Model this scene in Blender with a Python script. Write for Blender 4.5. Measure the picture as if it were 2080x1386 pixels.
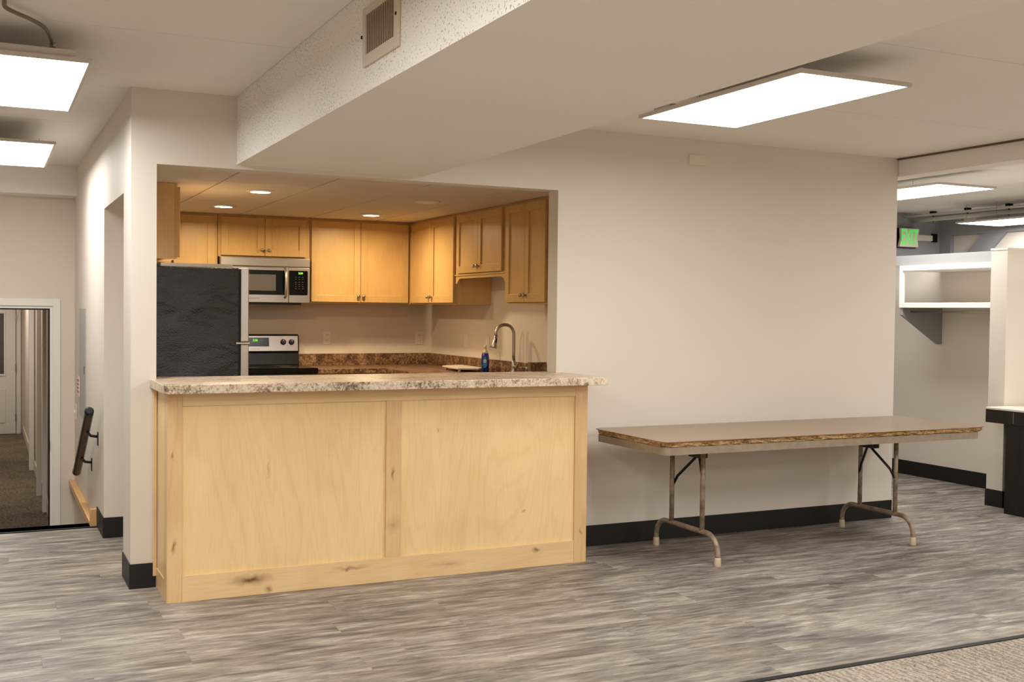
import bpy, bmesh, math, random
from mathutils import Vector, Matrix
for o in list(bpy.data.objects): bpy.data.objects.remove(o, do_unlink=True)
S = bpy.context.scene
COL = S.collection
random.seed(7)

# ------------------------------------------------------------------ camera
CX, CY, CZ, YAW, PITCH, ROLL, FPX = -0.6662, -5.823, 1.4274, -0.4482, -0.0262, 0.0111, 2230.57
fw = Vector((-math.sin(YAW)*math.cos(PITCH), math.cos(YAW)*math.cos(PITCH), math.sin(PITCH)))
rt = Vector((math.cos(YAW), math.sin(YAW), 0)); up = rt.cross(fw)
rt, up = (math.cos(ROLL)*rt + math.sin(ROLL)*up), (-math.sin(ROLL)*rt + math.cos(ROLL)*up)
cam_d = bpy.data.cameras.new('camera'); cam = bpy.data.objects.new('camera', cam_d); COL.objects.link(cam)
cam.matrix_world = Matrix(((rt.x, up.x, -fw.x, CX), (rt.y, up.y, -fw.y, CY), (rt.z, up.z, -fw.z, CZ), (0, 0, 0, 1)))
cam_d.sensor_width = 36; cam_d.lens = FPX/2080*36; cam_d.clip_end = 60; cam_d.clip_start = .05
S.camera = cam
S.cycles.diffuse_bounces = 5; S.cycles.glossy_bounces = 3; S.cycles.max_bounces = 7; S.cycles.caustics_reflective = False
S.cycles.use_adaptive_sampling = True; S.cycles.adaptive_threshold = .03
def in_view(x, y, z, m=60):
    d = Vector((x-CX, y-CY, z-CZ)); c = d.dot(fw)
    if c < .2: return False
    u, v = 1040+FPX*d.dot(rt)/c, 693-FPX*d.dot(up)/c
    return -m < u < 2080+m and -m < v < 1386+m

# ------------------------------------------------------------------ world, exposure, light strengths
W = bpy.data.worlds.new('world'); S.world = W; W.use_nodes = True
W.node_tree.nodes['Background'].inputs[0].default_value = (.9, .85, .8, 1)
W.node_tree.nodes['Background'].inputs[1].default_value = .05
S.view_settings.view_transform = 'Standard'; S.view_settings.look = 'None'
S.view_settings.exposure = 0.22; S.view_settings.gamma = 1; S.view_settings.use_curve_mapping = False
PANEL_E = 12.7          # troffer diffusers
DOWN_W = 15.0           # kitchen downlights, watts
CORRIDOR_E = 8.0

# ------------------------------------------------------------------ helpers
def srgb(r, g, b):
    f = lambda c: (c/255/12.92) if c/255 <= .04045 else ((c/255+.055)/1.055)**2.4
    return (f(r), f(g), f(b), 1)
MW = {}
def wmat(o): return MW.get(o.name, Matrix.Identity(4))
def tag(o, label=None, cat=None, group=None, kind=None):
    if label: o['label'] = label
    if cat: o['category'] = cat
    if group: o['group'] = group
    if kind: o['kind'] = kind
    return o
def thing(name, label, cat, loc=(0, 0, 0), rz=0, group=None):
    o = bpy.data.objects.new(name, None); COL.objects.link(o); o.empty_display_size = .1
    o.location = loc; o.rotation_euler = (0, 0, rz)
    MW[o.name] = Matrix.Translation(loc) @ Matrix.Rotation(rz, 4, 'Z')
    return tag(o, label, cat, group)
class MB:
    def __init__(s): s.bm = bmesh.new()
    def _bev(s, vs, b, seg=2):
        if b <= 0: return
        es = {e for v in vs for e in v.link_edges}
        bmesh.ops.bevel(s.bm, geom=list(es), offset=b, segments=seg, profile=.5, affect='EDGES')
    def box(s, x0, x1, y0, y1, z0, z1, b=0, seg=2):
        x0, x1 = sorted((x0, x1)); y0, y1 = sorted((y0, y1)); z0, z1 = sorted((z0, z1))
        vs = [s.bm.verts.new(c) for c in ((x0,y0,z0),(x1,y0,z0),(x1,y1,z0),(x0,y1,z0),(x0,y0,z1),(x1,y0,z1),(x1,y1,z1),(x0,y1,z1))]
        for f in ((3,2,1,0),(4,5,6,7),(0,1,5,4),(1,2,6,5),(2,3,7,6),(3,0,4,7)): s.bm.faces.new([vs[i] for i in f])
        s._bev(vs, b, seg); return s
    def prism(s, poly, ax, a0, a1, b=0, seg=2):
        # poly in the two other axes (order x,y,z without ax), extruded along ax
        def P(p, a):
            return {'x': (a, p[0], p[1]), 'y': (p[0], a, p[1]), 'z': (p[0], p[1], a)}[ax]
        A = [s.bm.verts.new(P(p, a0)) for p in poly]; B = [s.bm.verts.new(P(p, a1)) for p in poly]
        n = len(poly); fs = [s.bm.faces.new(A), s.bm.faces.new(B[::-1])]
        for i in range(n): fs.append(s.bm.faces.new((A[i], B[i], B[(i+1) % n], A[(i+1) % n])))
        bmesh.ops.recalc_face_normals(s.bm, faces=fs)
        s._bev(A+B, b, seg); return s
    def tube(s, pts, r, seg=12, cap=True):
        pts = [Vector(p) for p in pts]; n = len(pts)
        rs = r if isinstance(r, (list, tuple)) else [r]*n
        t0 = (pts[1]-pts[0]).normalized()
        ref = Vector((0, 0, 1)) if abs(t0.z) < .9 else Vector((1, 0, 0))
        nrm = t0.cross(ref).normalized(); rings = []
        for i, p in enumerate(pts):
            t = (pts[min(i+1, n-1)]-pts[max(i-1, 0)]).normalized()
            nrm = (nrm - t*nrm.dot(t)).normalized(); bn = t.cross(nrm)
            rings.append([s.bm.verts.new(p + rs[i]*(math.cos(2*math.pi*k/seg)*nrm + math.sin(2*math.pi*k/seg)*bn)) for k in range(seg)])
        fs = []
        for a, b in zip(rings, rings[1:]):
            for k in range(seg): fs.append(s.bm.faces.new((a[k], a[(k+1) % seg], b[(k+1) % seg], b[k])))
        if cap: fs += [s.bm.faces.new(rings[0][::-1]), s.bm.faces.new(rings[-1])]
        bmesh.ops.recalc_face_normals(s.bm, faces=fs)
        for f in fs:
            if len(f.verts) == 4: f.smooth = True
        return s
    def lathe(s, prof, c=(0, 0, 0), seg=20, sx=1, sy=1, cap=True):
        rings = []
        for r, z in prof:
            rings.append([s.bm.verts.new((c[0]+sx*r*math.cos(2*math.pi*k/seg), c[1]+sy*r*math.sin(2*math.pi*k/seg), c[2]+z)) for k in range(seg)])
        fs = []
        for a, b in zip(rings, rings[1:]):
            for k in range(seg):
                f = s.bm.faces.new((a[k], a[(k+1) % seg], b[(k+1) % seg], b[k])); f.smooth = True; fs.append(f)
        if cap: fs += [s.bm.faces.new(rings[0][::-1]), s.bm.faces.new(rings[-1])]
        bmesh.ops.recalc_face_normals(s.bm, faces=fs)
        return s
    def disc(s, c, r, ax, h, seg=24):
        d = {'x': Vector((1,0,0)), 'y': Vector((0,1,0)), 'z': Vector((0,0,1))}[ax]
        return s.tube([Vector(c), Vector(c)+d*h], r, seg)
    def build(s, name, m, parent=None, world=True):
        me = bpy.data.meshes.new(name)
        s.bm.normal_update()
        o = bpy.data.objects.new(name, me); COL.objects.link(o)
        if parent is not None:
            if world: s.bm.transform(wmat(parent).inverted())
            o.parent = parent; MW[o.name] = wmat(parent).copy()
        else:
            xs = [v.co for v in s.bm.verts]
            c = Vector(((min(v.x for v in xs)+max(v.x for v in xs))/2, (min(v.y for v in xs)+max(v.y for v in xs))/2, min(v.z for v in xs)))
            s.bm.transform(Matrix.Translation(-c)); o.location = c; MW[o.name] = Matrix.Translation(c)
        s.bm.to_mesh(me); s.bm.free()
        me.materials.append(m if not isinstance(m, str) else M[m])
        return o
def box(name, m, parent, *a, b=0, world=True): return MB().box(*a, b=b).build(name, m, parent, world)
def text(name, body, size, m, parent, mat4, ext=.0006, bold=0):
    cu = bpy.data.curves.new(name, 'FONT'); cu.body = body; cu.size = size; cu.extrude = ext; cu.offset = bold
    cu.align_x = 'CENTER'; cu.align_y = 'CENTER'; cu.resolution_u = 3
    t = bpy.data.objects.new('tmp', cu); COL.objects.link(t)
    dg = bpy.context.evaluated_depsgraph_get(); me = bpy.data.meshes.new_from_object(t.evaluated_get(dg))
    bpy.data.objects.remove(t, do_unlink=True)
    me.transform(wmat(parent).inverted() @ mat4)
    me.materials.clear(); me.materials.append(M[m])
    o = bpy.data.objects.new(name, me); COL.objects.link(o); o.parent = parent; MW[o.name] = wmat(parent).copy()
    return o
def frame_mat(origin, right, upv):
    r, u = Vector(right), Vector(upv); n = r.cross(u)
    return Matrix(((r.x, u.x, n.x, origin[0]), (r.y, u.y, n.y, origin[1]), (r.z, u.z, n.z, origin[2]), (0, 0, 0, 1)))
def arc(c, r, a0, a1, n, u, v):
    c, u, v = Vector(c), Vector(u), Vector(v)
    return [c + r*(math.cos(a0+(a1-a0)*i/n)*u + math.sin(a0+(a1-a0)*i/n)*v) for i in range(n+1)]

# ------------------------------------------------------------------ materials
M = {}
class NT:
    def __init__(s, name, rough=.5, metal=0, spec=.5):
        m = bpy.data.materials.new(name); m.use_nodes = True; M[name] = m
        s.m = m; s.t = m.node_tree; s.n = s.t.nodes; s.b = s.n['Principled BSDF']
        s.b.inputs['Roughness'].default_value = rough; s.b.inputs['Metallic'].default_value = metal
        s.b.inputs['Specular IOR Level'].default_value = spec
    def add(s, typ, **k):
        nd = s.n.new(typ)
        for a, v in k.items():
            if a in nd.inputs.keys(): nd.inputs[a].default_value = v
            else: setattr(nd, a, v)
        return nd
    def link(s, a, b): s.t.links.new(a, b)
    def coords(s, kind='Object', scale=(1, 1, 1), loc=(0, 0, 0), rnd=0):
        tc = s.add('ShaderNodeTexCoord'); v = tc.outputs[kind] if kind != 'World' else s.add('ShaderNodeNewGeometry').outputs['Position']
        if rnd:
            oi = s.add('ShaderNodeObjectInfo'); mu = s.add('ShaderNodeMath', operation='MULTIPLY'); mu.inputs[1].default_value = rnd
            s.link(oi.outputs['Random'], mu.inputs[0]); ad = s.add('ShaderNodeVectorMath', operation='ADD')
            s.link(v, ad.inputs[0]); s.link(mu.outputs[0], ad.inputs[1]); v = ad.outputs[0]
        mp = s.add('ShaderNodeMapping'); mp.inputs['Scale'].default_value = scale; mp.inputs['Location'].default_value = loc
        s.link(v, mp.inputs[0]); return mp.outputs[0]
    def noise(s, v, scale, detail=4, rough=.5, dist=0):
        nd = s.add('ShaderNodeTexNoise'); nd.inputs['Scale'].default_value = scale; nd.inputs['Detail'].default_value = detail
        nd.inputs['Roughness'].default_value = rough; nd.inputs['Distortion'].default_value = dist
        s.link(v, nd.inputs['Vector']); return nd.outputs['Fac']
    def ramp(s, fac, stops, interp='LINEAR'):
        nd = s.add('ShaderNodeValToRGB'); cr = nd.color_ramp; cr.interpolation = interp
        while len(cr.elements) < len(stops): cr.elements.new(.5)
        for e, (p, c) in zip(cr.elements, stops): e.position = p; e.color = c if len(c) == 4 else (*c, 1)
        s.link(fac, nd.inputs[0]); return nd.outputs[0]
    def math(s, op, a, b=None, clamp=False):
        nd = s.add('ShaderNodeMath', operation=op); nd.use_clamp = clamp
        for i, x in enumerate((a, b)):
            if x is None: continue
            if isinstance(x, (int, float)): nd.inputs[i].default_value = x
            else: s.link(x, nd.inputs[i])
        return nd.outputs[0]
    def mix(s, f, a, b):
        nd = s.add('ShaderNodeMix', data_type='RGBA')
        for k, x in ((0, f), (6, a), (7, b)):
            if isinstance(x, (int, float, tuple)): nd.inputs[k].default_value = x
            else: s.link(x, nd.inputs[k])
        return nd.outputs[2]
    def col(s, c):
        if isinstance(c, tuple): s.b.inputs['Base Color'].default_value = c
        else: s.link(c, s.b.inputs['Base Color'])
    def bump(s, h, strength=.3, dist=.01):
        nd = s.add('ShaderNodeBump'); nd.inputs['Strength'].default_value = strength; nd.inputs['Distance'].default_value = dist
        s.link(h, nd.inputs['Height']); s.link(nd.outputs[0], s.b.inputs['Normal'])
    def emit(s, c, e):
        s.b.inputs['Emission Color'].default_value = c; s.b.inputs['Emission Strength'].default_value = e
def plain(name, c, rough=.5, metal=0, spec=.5, grain=0, gscale=60, bump=0):
    t = NT(name, rough, metal, spec)
    if grain or bump:
        v = t.coords(); n = t.noise(v, gscale, 3)
        if grain:
            d = tuple(x*(1-grain) for x in c[:3])+(1,); l = tuple(min(1, x*(1+grain)) for x in c[:3])+(1,)
            t.col(t.ramp(n, [(.3, d), (.7, l)]))
        else: t.col(c)
        if bump: t.bump(n, bump, .004)
    else: t.col(c)
    return t
def wall_paint(name, c):
    t = NT(name, .6, 0, .25); v = t.coords('World'); n = t.noise(v, 1.3, 3)
    t.col(t.mix(n, tuple(x*.96 for x in c[:3])+(1,), tuple(min(1, x*1.03) for x in c[:3])+(1,)))
wall_paint('wall_paint', srgb(220, 211, 199))
wall_paint('hall_paint', srgb(218, 206, 191))
wall_paint('grey_paint', srgb(150, 150, 154))
def stipple(name, c, speck):
    t = NT(name, .85, 0, .15); v = t.coords('World')
    n = t.noise(v, 75, 5, .65); big = t.noise(v, .9, 2)
    base = t.mix(big, tuple(x*.96 for x in c[:3])+(1,), c)
    if speck:
        s1 = t.noise(v, 120, 2, .5); patch = t.noise(v, 2.2, 2)
        th = t.math('ADD', s1, t.math('MULTIPLY', t.math('SUBTRACT', patch, .5), .22))
        f = t.ramp(th, [(.60, (0, 0, 0)), (.66, (1, 1, 1))])
        base = t.mix(t.math('MULTIPLY', f, .62), base, srgb(120, 105, 90))
    t.col(base); t.bump(n, .45 if not speck else .6, .008)
stipple('ceiling_stipple', srgb(242, 238, 232), False)
stipple('soffit_stipple', srgb(242, 237, 228), True)
plain('tile_white', srgb(222, 212, 200), .9, 0, .1, .03, 90, .15)
plain('grid_white', srgb(196, 180, 160), .6)

def floor_mat():
    t = NT('vinyl_plank', .42, 0, .35)
    v = t.coords('World', (1.15, 6.2, 1), rnd=.6)
    a = t.noise(v, 2.3, 7, .68, .5)
    v2 = t.coords('World', (2.4, 17, 1), rnd=.6); b = t.noise(v2, 3.0, 5, .7, .3)
    v3 = t.coords('World', (.8, 2.6, 1), rnd=.5); cc = t.noise(v3, 2.0, 3, .5)
    s = t.math('ADD', t.math('MULTIPLY', a, .62), t.math('MULTIPLY', b, .38))
    s = t.math('ADD', s, t.math('MULTIPLY', t.math('SUBTRACT', cc, .5), .25))
    c1 = t.ramp(s, [(.32, srgb(62, 58, 55)), (.43, srgb(104, 98, 93)), (.51, srgb(138, 131, 123)), (.58, srgb(168, 160, 150)), (.69, srgb(210, 203, 191))])
    hue = t.noise(t.coords('World', (1, 6, 1), rnd=.5), 2.6, 3)
    c2 = t.mix(t.ramp(hue, [(.4, (0, 0, 0)), (.62, (1, 1, 1))]), c1, t.mix(.32, c1, srgb(134, 118, 100)))
    t.col(c2); t.bump(b, .08, .002)
    rr = t.ramp(a, [(.3, (.50,)*3), (.7, (.36,)*3)]); t.link(rr, t.b.inputs['Roughness'])
floor_mat()
plain('floor_seam', srgb(58, 54, 51), .8)
def carpet(name, c1, c2, sc, ribs=0):
    t = NT(name, .95, 0, .1); v = t.coords('World')
    n = t.noise(v, sc, 4, .7); big = t.noise(v, 3, 3)
    f = t.math('ADD', t.math('MULTIPLY', n, .8), t.math('MULTIPLY', big, .2))
    if ribs:
        w = t.add('ShaderNodeTexWave'); w.inputs['Scale'].default_value = ribs; w.inputs['Distortion'].default_value = 7; w.inputs['Detail'].default_value = 3
        w.inputs['Detail Scale'].default_value = 3
        t.link(t.coords('World', (1, .55, 1)), w.inputs['Vector']); f = t.math('ADD', t.math('MULTIPLY', f, .87), t.math('MULTIPLY', w.outputs['Fac'], .13))
    t.col(t.ramp(f, [(.33, c1), (.66, c2)])); t.bump(n, .8, .01)
carpet('carpet_beige', srgb(106, 95, 84), srgb(196, 184, 168), 95, 9)
carpet('carpet_brown', srgb(54, 46, 38), srgb(150, 134, 114), 42)

def wood(name, light, dark, grain='z', lines=.5, knots=(), rough=.38, warp=1.0):
    t = NT(name, rough, 0, .4)
    sc = {'z': (1, 1, .16), 'x': (.16, 1, 1), 'y': (1, .16, 1)}[grain]
    v = t.coords('Object', sc, rnd=13)
    big = t.noise(v, 2.3*warp, 3, .45, .6)
    l = t.math('SINE', t.math('MULTIPLY', big, 120))
    l = t.ramp(l, [(.45, (0, 0, 0)), (1.0, (1, 1, 1))])
    fine = t.noise(t.coords('Object', tuple(40*x if x == 1 else 2.5 for x in sc), rnd=7), 3.2, 4, .6)
    cloud = t.noise(t.coords('Object', tuple(1 if x == 1 else .5 for x in sc), rnd=3), 4.5, 3, .5, .8)
    f = t.math('ADD', t.math('MULTIPLY', l, .15*lines), t.math('MULTIPLY', t.ramp(fine, [(.35, (0, 0, 0)), (.75, (1, 1, 1))]), .28))
    f = t.math('ADD', f, t.math('MULTIPLY', t.math('SUBTRACT', cloud, .45), .9), True)
    c = t.mix(f, light, dark)
    if knots:
        p = t.add('ShaderNodeNewGeometry').outputs['Position']
        nz = t.add('ShaderNodeTexNoise'); nz.inputs['Scale'].default_value = 26; nz.inputs['Detail'].default_value = 3; t.link(p, nz.inputs['Vector'])
        dd = t.add('ShaderNodeVectorMath', operation='SUBTRACT'); t.link(nz.outputs['Color'], dd.inputs[0]); dd.inputs[1].default_value = (.5, .5, .5)
        ms = t.add('ShaderNodeVectorMath', operation='SCALE'); t.link(dd.outputs[0], ms.inputs[0]); ms.inputs['Scale'].default_value = .035
        aa = t.add('ShaderNodeVectorMath', operation='ADD'); t.link(p, aa.inputs[0]); t.link(ms.outputs[0], aa.inputs[1])
    for (kx, kz, rx, rz, amt) in knots:
        su = t.add('ShaderNodeVectorMath', operation='SUBTRACT'); t.link(aa.outputs[0], su.inputs[0]); su.inputs[1].default_value = (kx, 0, kz)
        mu = t.add('ShaderNodeVectorMath', operation='MULTIPLY'); t.link(su.outputs[0], mu.inputs[0]); mu.inputs[1].default_value = (1/rx, 0, 1/rz)
        ln = t.add('ShaderNodeVectorMath', operation='LENGTH'); t.link(mu.outputs[0], ln.inputs[0])
        fk = t.ramp(ln.outputs['Value'], [(.12, (1, 1, 1)), (.45, (.45,)*3), (1, (0, 0, 0))])
        c = t.mix(t.math('MULTIPLY', fk, amt), c, srgb(112, 68, 34))
    t.col(c); t.bump(fine, .05, .002)
MAPLE_L, MAPLE_D = srgb(238, 208, 154), srgb(212, 172, 116)
wood('maple_panel', MAPLE_L, MAPLE_D, 'z', 1.0, [(.62, .62, .012, .10, .25), (2.05, .32, .02, .012, .6), (1.53, .79, .008, .02, .5)])
KN = [(.531, .079, .13, .034, .95), (.618, .022, .03, .02, .7), (1.05, .092, .12, .016, .5), (1.03, .085, .02, .012, .7), (2.128, .093, .035, .018, .75),
      (1.60, .062, .16, .022, .3), (1.276, .573, .012, .05, .8), (1.28, .30, .06, .05, .35), (.158, .273, .014, .05, .8), (.15, .72, .006, .03, .7), (2.411, .176, .012, .03, .6)]
wood('maple_rail', srgb(232, 200, 152), srgb(205, 164, 112), 'x', .6, KN)
wood('maple_stile', srgb(226, 190, 140), srgb(192, 148, 100), 'z', .8, KN)
wood('cab_stile', srgb(204, 168, 110), srgb(178, 136, 80), 'z', .35)
wood('cab_panel', srgb(206, 170, 112), srgb(180, 138, 82), 'z', .5)
wood('cab_side', srgb(222, 186, 130), srgb(190, 146, 92), 'z', .25)
wood('trim_wood', srgb(226, 178, 120), srgb(198, 148, 92), 'y', .4)
def laminate():
    t = NT('granite_laminate', .3, 0, .45); v = t.coords('World')
    a = t.noise(v, 22, 6, .7, .6); b = t.noise(v, 110, 4, .65); c = t.noise(v, 5, 3, .5)
    s = t.math('ADD', t.math('ADD', t.math('MULTIPLY', a, .5), t.math('MULTIPLY', b, .5)), t.math('MULTIPLY', t.math('SUBTRACT', c, .5), .2))
    t.col(t.ramp(s, [(.34, srgb(84, 64, 54)), (.42, srgb(140, 116, 98)), (.47, srgb(188, 166, 142)), (.54, srgb(214, 196, 172)), (.7, srgb(232, 218, 198))]))
laminate()
def laminate_shaded():  # granite laminate again, the kitchen's dimmer light put into its colour
    t = NT('granite_shaded', .3, 0, .45); v = t.coords('World')
    a = t.noise(v, 13, 6, .7, .6); b = t.noise(v, 60, 4, .65)
    s = t.math('ADD', t.math('MULTIPLY', a, .5), t.math('MULTIPLY', b, .5))
    t.col(t.ramp(s, [(.37, srgb(48, 32, 24)), (.46, srgb(92, 66, 48)), (.53, srgb(138, 106, 78)), (.64, srgb(190, 160, 124))]))
laminate_shaded()
plain('rubber_black', srgb(20, 18, 17), .5, 0, .4, .1, 30)
plain('black_plastic', srgb(14, 13, 13), .32, 0, .5)
plain('black_metal', srgb(18, 16, 15), .3, .2, .5)
plain('dark_gap', srgb(30, 22, 16), .9, 0, .1)
t = NT('fridge_black', .26, 0, .8); v = t.coords(); n = t.noise(v, 95, 3, .6); t.col(srgb(22, 21, 21))
t.bump(t.math('ADD', t.math('MULTIPLY', n, .10), t.noise(t.coords('Object', (1, 1, 1.8)), 2.6, 2, .5, .4)), .9, .08)
def brushed(name, c, r):
    t = NT(name, r, 1, .5); v = t.coords('Object', (1.5, 1.5, 90)); n = t.noise(v, 6, 3)
    t.col(t.ramp(n, [(.3, tuple(x*.92 for x in c[:3])+(1,)), (.7, c)]))
brushed('steel', srgb(205, 198, 190), .32)
plain('chrome', srgb(215, 210, 203), .16, 1)
plain('nickel', srgb(176, 168, 156), .3, 1)
plain('black_glass', srgb(9, 9, 10), .16, 0, .3)
plain('oven_window', srgb(88, 84, 80), .12, 0, .6)
plain('white_plastic', srgb(232, 226, 214), .4)
plain('white_trim', srgb(232, 226, 218), .4, 0, .4)
plain('cream_plastic', srgb(226, 216, 198), .4)
plain('board_white', srgb(226, 218, 204), .45)
t = NT('table_laminate', .3, 0, .45); v = t.coords('Object', (.6, 9, 9)); n = t.noise(v, 5, 5, .6); big = t.noise(t.coords('Object'), 2.2, 3)
t.col(t.mix(t.math('MULTIPLY', big, .35), t.ramp(n, [(.3, srgb(134, 110, 88)), (.7, srgb(154, 130, 106))]), srgb(176, 154, 130)))
t = NT('particle_board', .85, 0, .1); v = t.coords(); n = t.noise(v, 110, 4, .7); n2 = t.noise(t.coords('Object', (1, 1, 6)), 14, 4, .6)
t.col(t.mix(t.ramp(n2, [(.42, (0, 0, 0)), (.58, (1, 1, 1))]), t.ramp(n, [(.35, srgb(104, 68, 38)), (.65, srgb(186, 142, 92))]), t.ramp(n, [(.35, srgb(184, 142, 94)), (.65, srgb(232, 204, 156))]))); t.bump(n, .9, .01)
t = NT('tan_metal', .42, .2, .5); n = t.noise(t.coords(), 22, 4, .6); t.col(t.ramp(n, [(.32, srgb(112, 94, 76)), (.6, srgb(162, 144, 124))]))
plain('apron_metal', srgb(150, 134, 114), .45, .2, .5, .12, 25)
plain('foot_cap', srgb(196, 178, 150), .5)
t = NT('desk_dark', .4, 0, .4); n = t.noise(t.coords('Object', (8, 8, .7)), 5, 5, .6); t.col(t.ramp(n, [(.3, srgb(18, 11, 8)), (.7, srgb(36, 24, 17))]))
plain('desk_white', srgb(228, 218, 206), .35)
plain('fixture_white', srgb(206, 198, 188), .45)
plain('fascia_grey', srgb(146, 145, 144), .5)
plain('seam_brown', srgb(104, 86, 68), .8)
plain('conduit_grey', srgb(128, 118, 108), .4, .6)
plain('vent_paint', srgb(206, 192, 174), .5)
plain('vent_slat', srgb(168, 146, 120), .5)
plain('panel_grey', srgb(176, 178, 176), .4, .3)
plain('sign_red', srgb(190, 70, 55), .5)
plain('soap_blue', srgb(6, 38, 122), .12, 0, .6)
plain('soap_label', srgb(40, 130, 190), .35)
plain('soap_clear', srgb(224, 206, 176), .1, 0, .6)
plain('exit_white', srgb(226, 222, 208), .4)
def emitter(name, c, e):
    t = NT(name, .4); t.col(c); t.emit(c, e)
emitter('panel_light', (1, .995, .975, 1), PANEL_E)
emitter('corridor_fill', (1, .96, .9, 1), CORRIDOR_E)
emitter('down_glow', (1, .80, .55, 1), 9.0)
for nm in ('down_glow',): M[nm].cycles.emission_sampling = 'NONE'
emitter('exit_green', (.10, .62, .10, 1), .55)
emitter('led_green', (.2, .9, .06, 1), .9)
for nm in ('exit_green', 'led_green'): M[nm].cycles.emission_sampling = 'NONE'
t = NT('glass_pane', .05); t.b.inputs['Transmission Weight'].default_value = 1; t.col((.9, .95, .95, 1)); t.b.inputs['IOR'].default_value = 1.05

# ------------------------------------------------------------------ setting
H, HS = 2.538, 2.183
SX0, SX1 = .526, 1.557
OX0, OX1, OZ = .124, 2.43, 2.16
WX = 5.134
XL, XR, YB, YN = -3.5, 8.8, -12.0, 3.0
T = .12
def struct(o, label): return tag(o, label, None, None, 'structure')
def sbox(name, m, label, *a, b=0): return struct(box(name, m, None, *a, b=b), label)

# floor: base plus separate planks where the camera sees them
mb = MB(); mb.box(XL, XR, -2.41, 1.75, -.12, -.003); mb.box(0, XR, 1.75, 3.94, -.12, -.003)
floor = struct(mb.build('floor', 'floor_seam'), 'grey weathered vinyl plank floor of the main room')
PW, PL = .18, 1.22
bm = MB().box(0, PL-.0012, 0, PW-.0012, -.003, 0); plank_me = None
row, cand, rest = 0, [], []
y = -2.41
while y < 3.9:
    x = XL - random.random()*PL
    while x < XR:
        x0, x1, y0, y1 = max(x, XL), min(x+PL, XR), y, min(y+PW, 3.9)
        hidden = (x1 <= 0 and y1 > 1.75) or (.2 < x0 and x1 < 2.4 and y0 > -.3)
        if x1-x0 > .02 and not (x0 < 0 and y0 >= 1.75):
            if y1 > 1.75 and x0 < 0: x0 = 0
            vis = any(in_view(px, py, 0) for px in (x0, (x0+x1)/2, x1) for py in (y0, y1)) and not (0 < x0 and x1 < WX and y0 > 0)
            (cand if vis else rest).append((x0, x1, y0, y1))
        x += PL
    y += PW
cand.sort(key=lambda r: (r[0]-CX)**2+(r[2]-CY)**2)
rest += cand[300:]; cand = cand[:300]
fl = floor.location
shared = {}
for (x0, x1, y0, y1) in cand:
    key = (round(x1-x0, 3), round(y1-y0, 3))
    if key not in shared:
        m_ = MB().box(0, key[0]-.0005, 0, key[1]-.0005, -.003, 0); me = bpy.data.meshes.new('plank'); m_.bm.to_mesh(me); m_.bm.free()
        me.materials.append(M['vinyl_plank']); shared[key] = me
    o = bpy.data.objects.new('plank', shared[key]); COL.objects.link(o); o.parent = floor; o.location = Vector((x0, y0, 0)) - fl
mb = MB()
for (x0, x1, y0, y1) in rest: mb.box(x0, x1-.0005, y0, y1-.0005, -.003, 0)
o = mb.build('plank_field', 'vinyl_plank', floor); tag(o, kind='stuff')
sbox('floor_carpet', 'carpet_beige', 'beige patterned carpet floor at the lower right corner', XL, XR, YB, -2.44, -.12, .002)
sbox('trim_1', 'rubber_black', 'dark transition strip between carpet and vinyl floor', XL, XR, -2.44, -2.41, -.12, .006)

# ceiling with boards
cm = MB().box(XL, XR, YB, 3.94, H+.012, H+.1)
ceil = struct(cm.build('ceiling', 'dark_gap'), 'off-white stippled board ceiling of the main room')
ys = [.05+1.235*k for k in range(-9, 4)]
ys = [YB]+ys+[3.94]
for a, b_ in zip(ys, ys[1:]):
    for (x0, x1) in ((XL, SX0), (SX0, SX1), (SX1, WX), (WX, XR)):
        box('ceiling_board', 'ceiling_stipple', ceil, x0+.001, x1-.001, a+.002, b_-.002, H, H+.012)
# soffit: dropped duct housing running to the kitchen wall; side is sprayed texture, underside smooth stipple
sof = struct(MB().box(SX0, SX1, YB, 0, HS, H-.0005).build('ceiling_soffit', 'ceiling_stipple'), 'boxed ceiling soffit running towards the kitchen opening')
sof.data.materials.append(M['soffit_stipple'])
for p in sof.data.polygons:
    if p.normal.x < -.5: p.material_index = 1
# small beam at the right end
bmx = struct(MB().box(WX+.004, WX+.17, YB, 3.0, 2.412, H-.0005).build('ceiling_beam', 'ceiling_stipple'), 'narrow cream ceiling beam beyond the blank wall end')
sbox('trim_2', 'seam_brown', 'thin dark seam strip along the ceiling beam', WX-.012, WX+.004, -7.5, -.002, H-.012, H-.001)

# partition wall with the kitchen opening
mb = MB(); mb.box(OX0, OX1, 0, T, OZ, H); mb.box(OX1, WX, 0, T, 0, H); mb.box(OX0, OX1, .0, T, 0, 1.022)
struct(mb.build('wall_front', 'wall_paint'), 'beige partition wall with the kitchen serving opening')
mb = MB(); Y1, Y2, HZ = .319, 1.366, 2.036
mb.box(0, OX0, 0, Y1, 0, H); mb.box(0, OX0, Y1, Y2, HZ, H); mb.box(0, OX0, Y2, 3.8, -.75, H)
struct(mb.build('wall_hall', 'wall_paint'), 'cream side wall of the stair hall with a doorway to the kitchen')
sbox('wall_kitchen_back', 'wall_paint', 'kitchen back wall behind the range', OX0, 3.24, 3.82, 3.94, 0, H)
sbox('wall_kitchen_right', 'wall_paint', 'kitchen side wall behind the faucet', 3.12, 3.24, T, 3.82, 0, H)
sbox('wall_return', 'wall_paint', 'return wall behind the blank partition', WX-T, WX, T, YN, 0, H)
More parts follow.
